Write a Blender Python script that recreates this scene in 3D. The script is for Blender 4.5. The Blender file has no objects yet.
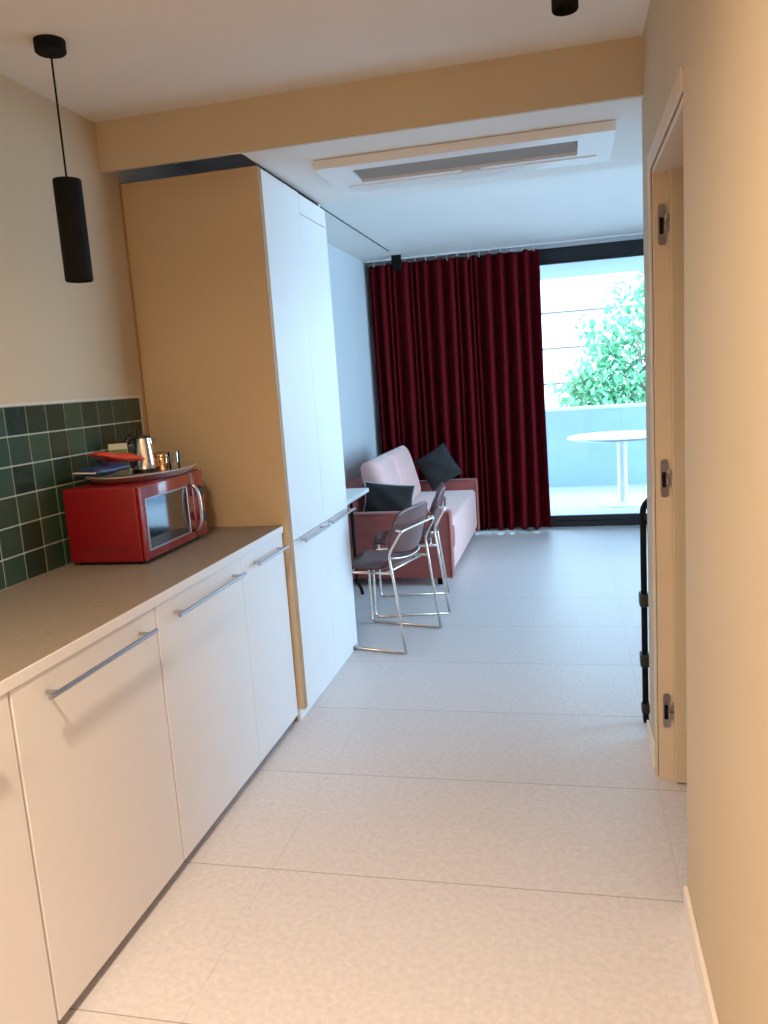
import bpy, bmesh, math, random
from mathutils import Vector, Matrix
random.seed(7)
SC = bpy.context.scene
COL = SC.collection
PI = math.pi

# ------------------------------------------------------------------ materials
def new_mat(name):
    m = bpy.data.materials.new(name); m.use_nodes = True
    nt = m.node_tree
    return m, nt, nt.nodes['Principled BSDF']

def mat(name, col, rough=0.5, metal=0.0, noise=0.0, nscale=8.0, bump=0.0, bscale=60.0,
        sheen=0.0, coat=0.0, spec=0.5, trans=0.0, detail=4.0, coords='Object'):
    m, nt, b = new_mat(name)
    b.inputs['Base Color'].default_value = (*col, 1)
    b.inputs['Roughness'].default_value = rough
    b.inputs['Metallic'].default_value = metal
    b.inputs['Specular IOR Level'].default_value = spec
    b.inputs['Sheen Weight'].default_value = sheen
    b.inputs['Sheen Roughness'].default_value = 0.4
    b.inputs['Coat Weight'].default_value = coat
    b.inputs['Coat Roughness'].default_value = 0.06
    tc = nt.nodes.new('ShaderNodeTexCoord')
    if noise > 0:
        n = nt.nodes.new('ShaderNodeTexNoise'); n.inputs['Scale'].default_value = nscale
        n.inputs['Detail'].default_value = detail
        r = nt.nodes.new('ShaderNodeValToRGB')
        lo = tuple(max(0, c * (1 - noise)) for c in col); hi = tuple(min(1, c * (1 + noise)) for c in col)
        r.color_ramp.elements[0].color = (*lo, 1); r.color_ramp.elements[1].color = (*hi, 1)
        r.color_ramp.elements[0].position = .3; r.color_ramp.elements[1].position = .7
        nt.links.new(tc.outputs[coords], n.inputs['Vector'])
        nt.links.new(n.outputs['Fac'], r.inputs['Fac'])
        nt.links.new(r.outputs['Color'], b.inputs['Base Color'])
    if bump > 0:
        n2 = nt.nodes.new('ShaderNodeTexNoise'); n2.inputs['Scale'].default_value = bscale
        n2.inputs['Detail'].default_value = 3
        bp = nt.nodes.new('ShaderNodeBump'); bp.inputs['Strength'].default_value = bump
        bp.inputs['Distance'].default_value = 0.004
        nt.links.new(tc.outputs[coords], n2.inputs['Vector'])
        nt.links.new(n2.outputs['Fac'], bp.inputs['Height'])
        nt.links.new(bp.outputs['Normal'], b.inputs['Normal'])
    if trans > 0:
        t = nt.nodes.new('ShaderNodeBsdfTranslucent'); t.inputs['Color'].default_value = (*col, 1)
        mx = nt.nodes.new('ShaderNodeMixShader'); mx.inputs['Fac'].default_value = trans
        out = nt.nodes['Material Output']
        nt.links.new(b.outputs['BSDF'], mx.inputs[1]); nt.links.new(t.outputs['BSDF'], mx.inputs[2])
        nt.links.new(mx.outputs['Shader'], out.inputs['Surface'])
    return m

def glass_mat(name, tint=(1, 1, 1), fres=1.45):
    m = bpy.data.materials.new(name); m.use_nodes = True
    nt = m.node_tree; nt.nodes.clear()
    out = nt.nodes.new('ShaderNodeOutputMaterial')
    t = nt.nodes.new('ShaderNodeBsdfTransparent'); t.inputs['Color'].default_value = (*tint, 1)
    g = nt.nodes.new('ShaderNodeBsdfGlossy'); g.inputs['Roughness'].default_value = 0.02
    f = nt.nodes.new('ShaderNodeFresnel'); f.inputs['IOR'].default_value = fres
    mx = nt.nodes.new('ShaderNodeMixShader')
    nt.links.new(f.outputs[0], mx.inputs['Fac']); nt.links.new(t.outputs[0], mx.inputs[1])
    nt.links.new(g.outputs[0], mx.inputs[2]); nt.links.new(mx.outputs[0], out.inputs['Surface'])
    return m

def floor_mat():
    m, nt, b = new_mat('stone_tile')
    geo = nt.nodes.new('ShaderNodeNewGeometry')
    mp = nt.nodes.new('ShaderNodeMapping')
    mp.inputs['Location'].default_value = (0.957 + 1.227 * 20, -2.142 + .6175 * 20, 0)
    nt.links.new(geo.outputs['Position'], mp.inputs['Vector'])
    def brick(w, h, mortar, size):
        br = nt.nodes.new('ShaderNodeTexBrick'); br.offset = 0.0; br.squash = 1.0
        br.inputs['Color1'].default_value = (1, 1, 1, 1); br.inputs['Color2'].default_value = (.97, .97, .97, 1)
        br.inputs['Mortar'].default_value = (*mortar, 1); br.inputs['Scale'].default_value = 1.0
        br.inputs['Mortar Size'].default_value = size; br.inputs['Mortar Smooth'].default_value = .1
        br.inputs['Brick Width'].default_value = w; br.inputs['Row Height'].default_value = h
        nt.links.new(mp.outputs['Vector'], br.inputs['Vector']); return br
    b1 = brick(400, .6175, (.55, .50, .47), .0019); b2 = brick(1.227, 400, (.86, .85, .84), .0016)
    br = nt.nodes.new('ShaderNodeMix'); br.data_type = 'RGBA'; br.blend_type = 'MULTIPLY'; br.inputs['Factor'].default_value = 1
    nt.links.new(b1.outputs['Color'], br.inputs['A']); nt.links.new(b2.outputs['Color'], br.inputs['B'])
    base = nt.nodes.new('ShaderNodeMix'); base.data_type = 'RGBA'; base.blend_type = 'MULTIPLY'; base.inputs['Factor'].default_value = 1
    base.inputs['A'].default_value = (.69, .65, .655, 1); nt.links.new(br.outputs['Result'], base.inputs['B'])
    n = nt.nodes.new('ShaderNodeTexNoise'); n.inputs['Scale'].default_value = 55; n.inputs['Detail'].default_value = 5
    nt.links.new(geo.outputs['Position'], n.inputs['Vector'])
    r = nt.nodes.new('ShaderNodeValToRGB')
    r.color_ramp.elements[0].position = .3; r.color_ramp.elements[0].color = (.90, .90, .90, 1)
    r.color_ramp.elements[1].position = .7; r.color_ramp.elements[1].color = (1.06, 1.06, 1.06, 1)
    nt.links.new(n.outputs['Fac'], r.inputs['Fac'])
    mx = nt.nodes.new('ShaderNodeMix'); mx.data_type = 'RGBA'; mx.blend_type = 'MULTIPLY'
    mx.inputs['Factor'].default_value = 1
    nt.links.new(base.outputs['Result'], mx.inputs['A']); nt.links.new(r.outputs['Color'], mx.inputs['B'])
    nt.links.new(mx.outputs['Result'], b.inputs['Base Color'])
    b.inputs['Roughness'].default_value = 0.42
    bp = nt.nodes.new('ShaderNodeBump'); bp.inputs['Strength'].default_value = 0.25; bp.inputs['Distance'].default_value = 0.002
    nt.links.new(n.outputs['Fac'], bp.inputs['Height']); nt.links.new(bp.outputs['Normal'], b.inputs['Normal'])
    return m

def wood_edge_mat():
    m, nt, b = new_mat('plywood_edge')
    tc = nt.nodes.new('ShaderNodeTexCoord')
    mp = nt.nodes.new('ShaderNodeMapping'); mp.inputs['Scale'].default_value = (40, 40, 1.5)
    n = nt.nodes.new('ShaderNodeTexNoise'); n.inputs['Scale'].default_value = 3; n.inputs['Detail'].default_value = 5
    r = nt.nodes.new('ShaderNodeValToRGB')
    r.color_ramp.elements[0].color = (.34, .18, .08, 1); r.color_ramp.elements[1].color = (.52, .31, .16, 1)
    nt.links.new(tc.outputs['Object'], mp.inputs['Vector']); nt.links.new(mp.outputs['Vector'], n.inputs['Vector'])
    nt.links.new(n.outputs['Fac'], r.inputs['Fac']); nt.links.new(r.outputs['Color'], b.inputs['Base Color'])
    b.inputs['Roughness'].default_value = .5
    return m

def tile_mat():
    # every glazed tile is its own mesh island: Random Per Island gives the tone shifts
    m, nt, b = new_mat('green_glaze')
    geo = nt.nodes.new('ShaderNodeNewGeometry')
    r = nt.nodes.new('ShaderNodeValToRGB')
    e = r.color_ramp.elements
    e[0].position = 0; e[0].color = (.012, .028, .016, 1)
    e[1].position = 1; e[1].color = (.030, .070, .040, 1)
    e2 = e.new(.5); e2.color = (.030, .056, .036, 1)
    nt.links.new(geo.outputs['Random Per Island'], r.inputs['Fac'])
    nt.links.new(r.outputs['Color'], b.inputs['Base Color'])
    n = nt.nodes.new('ShaderNodeTexNoise'); n.inputs['Scale'].default_value = 14
    tc = nt.nodes.new('ShaderNodeTexCoord'); nt.links.new(tc.outputs['Object'], n.inputs['Vector'])
    bp = nt.nodes.new('ShaderNodeBump'); bp.inputs['Strength'].default_value = .25; bp.inputs['Distance'].default_value = .01
    nt.links.new(n.outputs['Fac'], bp.inputs['Height']); nt.links.new(bp.outputs['Normal'], b.inputs['Normal'])
    b.inputs['Roughness'].default_value = .16
    return m

def foliage_mat():
    m, nt, b = new_mat('leaf_green')
    geo = nt.nodes.new('ShaderNodeNewGeometry')
    r = nt.nodes.new('ShaderNodeValToRGB')
    r.color_ramp.elements[0].color = (.10, .34, .17, 1); r.color_ramp.elements[1].color = (.30, .60, .36, 1)
    nt.links.new(geo.outputs['Random Per Island'], r.inputs['Fac'])
    nt.links.new(r.outputs['Color'], b.inputs['Base Color'])
    t = nt.nodes.new('ShaderNodeBsdfTranslucent'); nt.links.new(r.outputs['Color'], t.inputs['Color'])
    mx = nt.nodes.new('ShaderNodeMixShader'); mx.inputs['Fac'].default_value = .4
    nt.links.new(b.outputs['BSDF'], mx.inputs[1]); nt.links.new(t.outputs['BSDF'], mx.inputs[2])
    nt.links.new(mx.outputs['Shader'], nt.nodes['Material Output'].inputs['Surface'])
    b.inputs['Roughness'].default_value = .6
    return m

M = {}
M['wall'] = mat('wall_paint', (.57, .47, .33), .75, noise=.02, nscale=3, bump=.05, bscale=90)
M['wall_far'] = mat('wall_paint_living', (.55, .57, .60), .75, noise=.02, nscale=3, bump=.05, bscale=90)
M['ceil'] = mat('ceiling_paint', (.76, .73, .70), .85, noise=.015, nscale=2, bump=.03, bscale=90)
M['floor'] = floor_mat()
M['white_lam'] = mat('white_laminate', (.80, .775, .775), .38, noise=.012, nscale=2)
M['panel_lam'] = mat('cream_laminate', (.58, .45, .29), .45, noise=.02, nscale=4)
M['worktop'] = mat('beige_worktop', (.25, .205, .16), .45, noise=.10, nscale=45, bump=.03, bscale=200)
M['edge'] = wood_edge_mat()
M['dark_gap'] = mat('brown_gap_shadow', (.20, .09, .045), .8, noise=.1, nscale=20)  # brown of the shadow in the door gaps, put into the carcass colour
M['steel'] = mat('brushed_steel', (.50, .47, .50), .28, metal=1, noise=.05, nscale=60)
M['chrome'] = mat('polished_steel', (.84, .81, .78), .2, metal=1, noise=.02, nscale=30)
M['tray'] = mat('satin_silver', (.86, .84, .82), .38, metal=.9, noise=.02, nscale=30)
M['tile'] = tile_mat()
M['grout'] = mat('grout', (.50, .50, .42), .9, noise=.08, nscale=80)
M['tiletrim'] = mat('tile_trim', (.66, .56, .46), .4, noise=.03, nscale=20)
M['red'] = mat('red_enamel', (.23, .003, .008), .22, noise=.04, nscale=6, coat=1.0)
M['reddark'] = mat('red_vent', (.10, .004, .006), .6, noise=.1, nscale=40)
M['blackglass'] = mat('black_glass', (.012, .012, .014), .06, noise=.05, nscale=5, coat=1.0, spec=.9)
M['red_body'] = mat('red_enamel_body', (.19, .002, .006), .4, noise=.04, nscale=6, coat=.1)
M['black'] = mat('matte_black', (.004, .0035, .0035), .75, noise=.15, nscale=30, spec=.2)
M['blackplastic'] = mat('black_plastic', (.012, .012, .013), .35, noise=.1, nscale=30)
M['frame'] = mat('anthracite_aluminium', (.020, .024, .028), .4, metal=.3, noise=.08, nscale=30)
M['curtain'] = mat('burgundy_velvet', (.115, .0012, .005), .85, noise=.15, nscale=30, bump=.05, bscale=300, spec=.15, trans=.04)
M['sofa'] = mat('sofa_velvet_lit', (.72, .43, .40), .8, noise=.05, nscale=12, bump=.08, bscale=250, sheen=.5)  # seat and back copy of the velvet, window glare lightened into the colour
M['sofa_arm'] = mat('sofa_velvet_shaded', (.33, .085, .07), .85, noise=.08, nscale=14, bump=.08, bscale=250, sheen=.2)  # darker copy of the velvet, shade of faces turned from the window painted in
M['cushion'] = mat('charcoal_fabric', (.022, .022, .024), .9, noise=.12, nscale=60, bump=.15, bscale=400, sheen=.1)
M['piping'] = mat('pale_piping', (.55, .53, .53), .7, noise=.03, nscale=30)
M['shell'] = mat('mauve_plastic', (.105, .034, .031), .32, noise=.05, nscale=6, coat=.15)
M['rod'] = mat('pale_metal_rod', (.78, .68, .62), .25, metal=.85, noise=.03, nscale=20)
M['white_pl'] = mat('white_plastic', (.80, .80, .80), .4, noise=.015, nscale=5)
M['grille'] = mat('grey_grille', (.40, .385, .37), .6, noise=.04, nscale=40)
M['door'] = mat('door_paint', (.60, .49, .35), .45, noise=.03, nscale=5)
M['jamb'] = mat('jamb_paint', (.66, .54, .41), .45, noise=.03, nscale=5)
M['skirting'] = mat('skirting_paint', (.84, .77, .70), .4, noise=.02, nscale=5)
M['glass'] = glass_mat('window_glass', (.97, .99, 1.0))
M['clearglass'] = glass_mat('tumbler_glass', (.92, .94, .94), 1.5)
M['copper'] = mat('copper_jar', (.62, .36, .20), .2, metal=.9, noise=.06, nscale=30)
M['bag_red'] = mat('red_foil', (.62, .06, .03), .32, noise=.2, nscale=30, bump=.4, bscale=60)
M['bag_blue'] = mat('blue_foil', (.02, .035, .12), .32, noise=.25, nscale=30, bump=.4, bscale=60)
M['bag_white'] = mat('white_paper', (.75, .72, .66), .6, noise=.03, nscale=30)
M['green_card'] = mat('green_card', (.10, .26, .06), .5, noise=.25, nscale=60)
M['cream_card'] = mat('cream_card', (.62, .62, .48), .6, noise=.05, nscale=60)
M['sachet'] = mat('sachet_paper', (.55, .40, .26), .5, noise=.3, nscale=90)
M['balc'] = mat('balcony_tile', (.66, .68, .70), .6, noise=.03, nscale=10)
M['parapet'] = mat('parapet_render', (.34, .46, .60), .8, noise=.03, nscale=6)
M['table_w'] = mat('white_table_metal', (.80, .82, .84), .35, noise=.015, nscale=8)
M['facade'] = mat('pale_facade', (.70, .67, .66), .85, noise=.03, nscale=1)
M['facade_line'] = mat('facade_band', (.09, .07, .07), .85, noise=.05, nscale=2)
M['leaf'] = foliage_mat()
M['bark'] = mat('bark', (.16, .12, .09), .9, noise=.3, nscale=20, bump=.5, bscale=40)
M['soffit'] = mat('soffit_paint', (.30, .36, .40), .8, noise=.02, nscale=3)
M['ground'] = mat('street_ground', (.35, .34, .32), .9, noise=.1, nscale=1)

# ------------------------------------------------------------------ geometry
class MB:
    def __init__(s): s.bm = bmesh.new()
    def _xf(s, geom, mtx):
        if mtx is not None: bmesh.ops.transform(s.bm, matrix=mtx, verts=geom)
    def box(s, x0, x1, y0, y1, z0, z1, bev=0.0, seg=2, mtx=None):
        vs = [s.bm.verts.new((x, y, z)) for x in (x0, x1) for y in (y0, y1) for z in (z0, z1)]
        idx = [(0, 1, 3, 2), (4, 6, 7, 5), (0, 4, 5, 1), (2, 3, 7, 6), (0, 2, 6, 4), (1, 5, 7, 3)]
        fs = [s.bm.faces.new([vs[i] for i in f]) for f in idx]
        if bev > 0:
            es = list({e for f in fs for e in f.edges})
            rr = bmesh.ops.bevel(s.bm, geom=es, offset=bev, segments=seg, profile=.5, affect='EDGES')
            vs = list({v for f in rr['faces'] for v in f.verts} | {v for v in vs if v.is_valid})
        s._xf(vs, mtx); return s
    def tube(s, pts, r, n=10, cap=True, closed=False, mtx=None):
        pts = [Vector(p) for p in pts]; N = len(pts); rings = []; up = None
        rr = r if isinstance(r, (list, tuple)) else [r] * N
        for i, p in enumerate(pts):
            if closed: t = (pts[(i + 1) % N] - pts[i - 1])
            elif i == 0: t = pts[1] - p
            elif i == N - 1: t = p - pts[i - 1]
            else: t = (pts[i + 1] - p).normalized() + (p - pts[i - 1]).normalized()
            t.normalize()
            if up is None:
                up = Vector((0, 0, 1)) if abs(t.z) < .9 else Vector((1, 0, 0))
            a = t.cross(up)
            if a.length < 1e-6: a = t.orthogonal()
            a.normalize(); b = a.cross(t).normalized(); up = b
            rings.append([s.bm.verts.new(p + rr[i] * (math.cos(2 * PI * k / n) * a + math.sin(2 * PI * k / n) * b)) for k in range(n)])
        for i in range(N if closed else N - 1):
            A, B = rings[i], rings[(i + 1) % N]
            for k in range(n):
                s.bm.faces.new((A[k], A[(k + 1) % n], B[(k + 1) % n], B[k]))
        if cap and not closed:
            s.bm.faces.new(list(reversed(rings[0]))); s.bm.faces.new(rings[-1])
        s._xf([v for R_ in rings for v in R_], mtx); return s
    def lathe(s, prof, n=32, mtx=None, sx=1, sy=1):
        rings = []
        for (r, z) in prof:
            if r < 1e-6: rings.append([s.bm.verts.new((0, 0, z))])
            else: rings.append([s.bm.verts.new((sx * r * math.cos(2 * PI * k / n), sy * r * math.sin(2 * PI * k / n), z)) for k in range(n)])
        for A, B in zip(rings, rings[1:]):
            for k in range(n):
                a0, a1 = A[k % len(A)], A[(k + 1) % len(A)]; b0, b1 = B[k % len(B)], B[(k + 1) % len(B)]
                f = []
                for v in (a0, a1, b1, b0):
                    if v not in f: f.append(v)
                if len(f) > 2: s.bm.faces.new(f)
        s._xf([v for R_ in rings for v in R_], mtx); return s
    def grid(s, fn, nu, nv, mtx=None, closed_u=False):
        g = [[s.bm.verts.new(fn(i / nu, j / nv)) for j in range(nv + 1)] for i in range(nu + (0 if closed_u else 1))]
        L = len(g)
        for i in range(nu):
            for j in range(nv):
                s.bm.faces.new((g[i][j], g[(i + 1) % L][j], g[(i + 1) % L][j + 1], g[i][j + 1]))
        s._xf([v for R_ in g for v in R_], mtx); return s
    def prism(s, poly, z0, z1, mtx=None, bev=0):
        a = [s.bm.verts.new((x, y, z0)) for x, y in poly]; b = [s.bm.verts.new((x, y, z1)) for x, y in poly]
        n = len(poly)
        fs = [s.bm.faces.new(list(reversed(a))), s.bm.faces.new(b)]
        for k in range(n): fs.append(s.bm.faces.new((a[k], a[(k + 1) % n], b[(k + 1) % n], b[k])))
        vs = a + b
        if bev > 0:
            es = list(set(fs[0].edges) | set(fs[1].edges))
            rr = bmesh.ops.bevel(s.bm, geom=es, offset=bev, segments=2, profile=.5, affect='EDGES')
            vs = list({v for f in rr['faces'] for v in f.verts} | {v for v in vs if v.is_valid})
        s._xf(vs, mtx); return s
    def build(s, name, m, parent=None, smooth=False, loc=None):
        bmesh.ops.recalc_face_normals(s.bm, faces=s.bm.faces)
        me = bpy.data.meshes.new(name); s.bm.to_mesh(me); s.bm.free()
        if smooth:
            for p in me.polygons: p.use_smooth = True
            if smooth == 'auto':
                try: me.set_sharp_from_angle(angle=math.radians(40))
                except Exception: pass
        o = bpy.data.objects.new(name, me); COL.objects.link(o)
        if m is not None: me.materials.append(m)
        if parent is not None: o.parent = parent
        if loc is not None: o.location = loc
        return o

def tag(o, label=None, cat=None, group=None, kind=None):
    if label: o['label'] = label
    if cat: o['category'] = cat
    if group: o['group'] = group
    if kind: o['kind'] = kind
    return o
def empty(name, loc=(0, 0, 0), rz=0.0, label=None, cat=None, group=None):
    o = bpy.data.objects.new(name, None); COL.objects.link(o); o.location = loc; o.rotation_euler = (0, 0, rz)
    o.empty_display_size = .05
    return tag(o, label, cat, group)
def struct(name, mb, m, parent=None, smooth=False, label=None):
    o = mb.build(name, m, parent, smooth)
    if parent is None: o['kind'] = 'structure'
    if label: o['label'] = label; 
    return o
def copy_tree(o, parent=None):
    c = o.copy(); COL.objects.link(c)
    if parent is not None:
        c.parent = parent
    for ch in [x for x in bpy.data.objects if x.parent == o]:
        copy_tree(ch, c)
    return c
def rounded(w, h, r, n=6, cx=0, cy=0):
    out = []
    for (sx, sy, a0) in ((1, 1, 0), (-1, 1, PI / 2), (-1, -1, PI), (1, -1, 1.5 * PI)):
        for k in range(n + 1):
            a = a0 + PI / 2 * k / n
            out.append((cx + sx * (w / 2 - r) + r * math.cos(a), cy + sy * (h / 2 - r) + r * math.sin(a)))
    return out
def smooth_path(pts, rad=.02, n=5):
    pts = [Vector(p) for p in pts]; out = [pts[0]]
    for a, b, c in zip(pts, pts[1:], pts[2:]):
        r = min(rad, (a - b).length * .45, (c - b).length * .45)
        p = b + (a - b).normalized() * r; q = b + (c - b).normalized() * r
        for k in range(n + 1):
            t = k / n; out.append((1 - t) ** 2 * p + 2 * t * (1 - t) * b + t * t * q)
    out.append(pts[-1]); return out

# ------------------------------------------------------------------ dimensions
XL, XR = -1.835, 0.278           # hallway walls
XE = 2.05                         # far right wall of the living area
YB, YE, YW = -1.7, 3.16, 7.67    # back wall, end of right wall, window wall
HC = 2.60                         # ceiling
HB = 2.41                         # bulkhead underside
WT = 0.13                         # right wall thickness

# ------------------------------------------------------------------ setting
struct('floor', MB().box(XL - .2, XE + .2, YB - .2, 7.84, -.12, 0), M['floor'])
struct('ceiling', MB().box(XL - .2, XE + .2, YB - .2, 7.84, HC, HC + .15), M['ceil'])
struct('wall_left', MB().box(XL - .2, XL, YB - .2, 7.84, 0, HC), M['wall_far'])
struct('wall_back', MB().box(XL, XE + .2, YB - .2, YB, 0, HC), M['wall'])
EW0, EW1, EZ0, EZ1 = 3.75, 7.25, .08, 2.46
we = MB()
we.box(XE, XE + .2, YB, EW0, 0, HC); we.box(XE, XE + .2, EW1, 7.84, 0, HC)
we.box(XE, XE + .2, EW0, EW1, 0, EZ0); we.box(XE, XE + .2, EW0, EW1, EZ1, HC)
struct('wall_east', we, M['wall_far'])
w2 = empty('window_2', (XE + .06, (EW0 + EW1) / 2, 0)); w2['kind'] = 'structure'
hw = (EW1 - EW0) / 2
q = MB(); q.box(0, .07, -hw, hw, EZ0, EZ0 + .06, .004); q.box(0, .07, -hw, hw, EZ1 - .06, EZ1, .004)
for yy in (-hw, -.03, hw - .06): q.box(0, .07, yy, yy + .06, EZ0 + .06, EZ1 - .06, .004)
q.build('window_frame', M['frame'], w2)
for a_, b_ in ((-hw + .06, -.03), (.03, hw - .06)):
    MB().box(.03, .036, a_, b_, EZ0 + .06, EZ1 - .06).build('pane', M['glass'], w2)
# kitchen side of the left wall carries the cream paint skin
struct('wall_kitchen', MB().box(XL, XL + .004, YB, 3.092, 0, HC).box(XL, XL + .004, 3.092, 3.229, 0, HB + .1), M['wall'])
# right wall with its doorway
DY0, DY1, DH = 2.105, 2.86, 2.115
w = MB()
w.box(XR, XR + WT, YB, DY0, 0, HC); w.box(XR, XR + WT, DY1, YE, 0, HC); w.box(XR, XR + WT, DY0, DY1, DH, HC)
struct('wall_right', w, M['wall'])
struct('wall_return', MB().box(XR + WT, XE, YE - .1, YE, 0, HC), M['wall_far'])
struct('wall_bathroom', MB().box(XR + WT, XE, 1.2, 1.3, 0, HC), M['wall'])
# dropped bulkhead with the beam face
struct('ceiling_bulkhead', MB().box(-1.222, XE, 3.11, 4.13, HB, HC).box(XL, -1.222, 4.11, 4.13, 2.394, HC), M['ceil'])  # second box is an unseen board added to keep light out above the cupboards
struct('beam_face', MB().box(XL, XR, 3.092, 3.1098, HB, HC), M['wall'])
# baseboards
b = MB(); b.box(XR - .012, XR, YB, DY0 - .005, 0, .08, .003)
struct('baseboard_right', b, M['skirting'])
struct('baseboard_corner', MB().box(XR - .012, XR, DY1 + .065, YE + .012, 0, .08, .003), M['skirting'])
struct('baseboard_return', MB().box(XR, XE, YE, YE + .012, 0, .08, .003), M['skirting'])
struct('baseboard_left', MB().box(XL, XL + .012, 4.22, 7.5, 0, .08, .003), M['skirting'])
# thin dark air slot in the living ceiling
struct('trim_1', MB().box(-1.494, -1.486, 4.5, 7.03, HC - .004, HC - .0005), M['frame'])
# corner seam where the tiles stop
# doorway frame, leaf and concealed hinges
d = empty('door_1', (XR, DY1, 0)); d['kind'] = 'structure'
f = MB()
y0, y1 = DY0 - XR * 0, DY1
def lb(mb, X0, X1, Y0, Y1, Z0, Z1, bev=.002):  # box in world coords relative to door_1 origin
    return mb.box(X0 - XR, X1 - XR, Y0 - DY1, Y1 - DY1, Z0, Z1, bev)
fr = MB()
lb(fr, XR - .006, XR + .03, DY1, DY1 + .055, 0, DH + .055)
lb(fr, XR - .006, XR + .03, DY0, DY1, DH, DH + .055)
fr.build('architrave', M['jamb'], d)
jb = MB(); lb(jb, XR + .002, XR + WT, DY1 - .02, DY1, 0, DH); lb(jb, XR + .002, XR + WT, DY0, DY0 + .02, 0, DH)
lb(jb, XR + .002, XR + WT, DY0 + .02, DY1 - .02, DH - .02, DH)
jb.build('jamb', M['jamb'], d)
lf = MB(); lb(lf, XR + .052, XR + .052 + .66, DY1 - .065, DY1 - .025, .012, DH - .01, .003)
leaf = lf.build('door_leaf', M['door'], d)
hd = MB(); lb(hd, XR + .62, XR + .64, DY1 - .10, DY1 - .065, 1.02, 1.04, .004); lb(hd, XR + .53, XR + .64, DY1 - .112, DY1 - .098, 1.02, 1.04, .004)
hd.build('door_handle', M['steel'], leaf)
for hz in (1.935, 1.105, .265):
    h = MB()
    h.prism(rounded(.026, .13, .012, 5), -.0015, .0015, Matrix.Translation((.030, -.0215, hz)) @ Matrix.Rotation(PI / 2, 4, 'X'))
    hp = h.build('hinge', M['steel'], d)
    k = MB(); k.box(.021, .034, -.030, -.0225, hz - .03, hz + .022, .002); k.build('hinge_recess', M['black'], hp)
    k = MB(); k.box(.036, .054, -.040, -.024, hz - .022, hz + .0, .002); k.box(.040, .052, -.036, -.0225, hz + .012, hz + .03, .002)
    k.build('hinge_arm', M['steel'], hp)

# ------------------------------------------------------------------ window wall
struct('wall_window', MB().box(XL, XE, YW, YW + .17, 2.575, HC), M['wall_far'])
wn = empty('window_1', (0, YW, 0)); wn['kind'] = 'structure'
wf = MB()
WX0, WX1 = XL + .01, XE - .05
wf.box(WX0, WX1, 0, .12, 2.465, 2.575, .004); wf.box(WX0, WX1, 0, .12, 0.0, .055, .004)
for x in (WX0, WX1 - .06): wf.box(x, x + .06, 0, .12, .055, 2.465, .004)
wf.build('window_frame', M['frame'], wn)
for i, (x0, x1, yo) in enumerate(((WX0 + .06, -.42, .065), (-.48, .98, .02), (.92, WX1 - .06, .065))):
    s_ = MB()
    s_.box(x0, x1, yo, yo + .04, .055, .105, .003); s_.box(x0, x1, yo, yo + .04, 2.435, 2.465, .003)
    s_.box(x0, x0 + .06, yo, yo + .04, .105, 2.435, .003); s_.box(x1 - .06, x1, yo, yo + .04, .105, 2.435, .003)
    so = s_.build('sash', M['frame'], wn)
    MB().box(x0 + .06, x1 - .06, yo + .017, yo + .023, .105, 2.435).build('pane', M['glass'], so)
struct('wall_window_side', MB().box(XE - .05, XE, YW, YW + .12, 0, 2.575), M['wall_far'])

# ------------------------------------------------------------------ balcony and outside
struct('balcony_floor', MB().box(-3.5, 4.5, 7.84, 10.52, -.12, -.0), M['balc'])
struct('balcony_ceiling', MB().box(-3.5, 4.5, 7.84, 10.52, 2.60, 2.85), M['soffit'])
p = MB(); p.box(-3.5, 4.5, 10.364, 10.50, 0, .965); 
pp = struct('balcony_parapet', p, M['parapet'])
MB().box(-3.5, 4.5, 10.34, 10.52, .965, 1.0, .006).build('coping', M['balc'], pp)
struct('ground', MB().box(-40, 40, 10.6, 60, -6.2, -6.0), M['ground'])

t = empty('balcony_table', (.535, 8.93, 0), 0, 'round white pedestal table standing out on the balcony', 'table')
MB().lathe([(0, .722), (.56, .722), (.575, .73), (.575, .742), (.568, .748), (0, .748)], 64).build('tabletop', M['table_w'], t, 'auto')
MB().lathe([(0, .02), (.055, .02), (.055, .04), (.052, .045), (.052, .70), (.13, .715), (.13, .722), (0, .722)], 32).build('pedestal', M['table_w'], t, 'auto')
MB().lathe([(0, 0), (.27, 0), (.275, .006), (.26, .014), (.06, .03), (0, .03)], 48).build('base', M['table_w'], t, 'auto')

bd = empty('apartment_building', (0, 26, -6), 0, 'pale overexposed apartment block seen across the street behind the tree', 'building')
MB().box(-14, 16, 0, 8, 0, 16).build('facade', M['facade'], bd)
for k in range(9):
    z = 1.55 + k * 1.09 * 1.0
    MB().box(-14.05, 16.05, -.06, 0.01, z + 4.55 - 4.55, z + .05).build('band', M['facade_line'], bd)
for k in range(4):
    for x in (-9, -5.2, 3.4, 7.2, 11):
        q = MB().box(x, x + 1.3, -.03, .01, 2.0 + k * 3.27, 3.5 + k * 3.27).build('window', M['facade_line'], bd)
        MB().box(x + .06, x + 1.24, -.035, -.028, 2.06 + k * 3.27, 3.44 + k * 3.27).build('pane', M['white_pl'], q)

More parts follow.
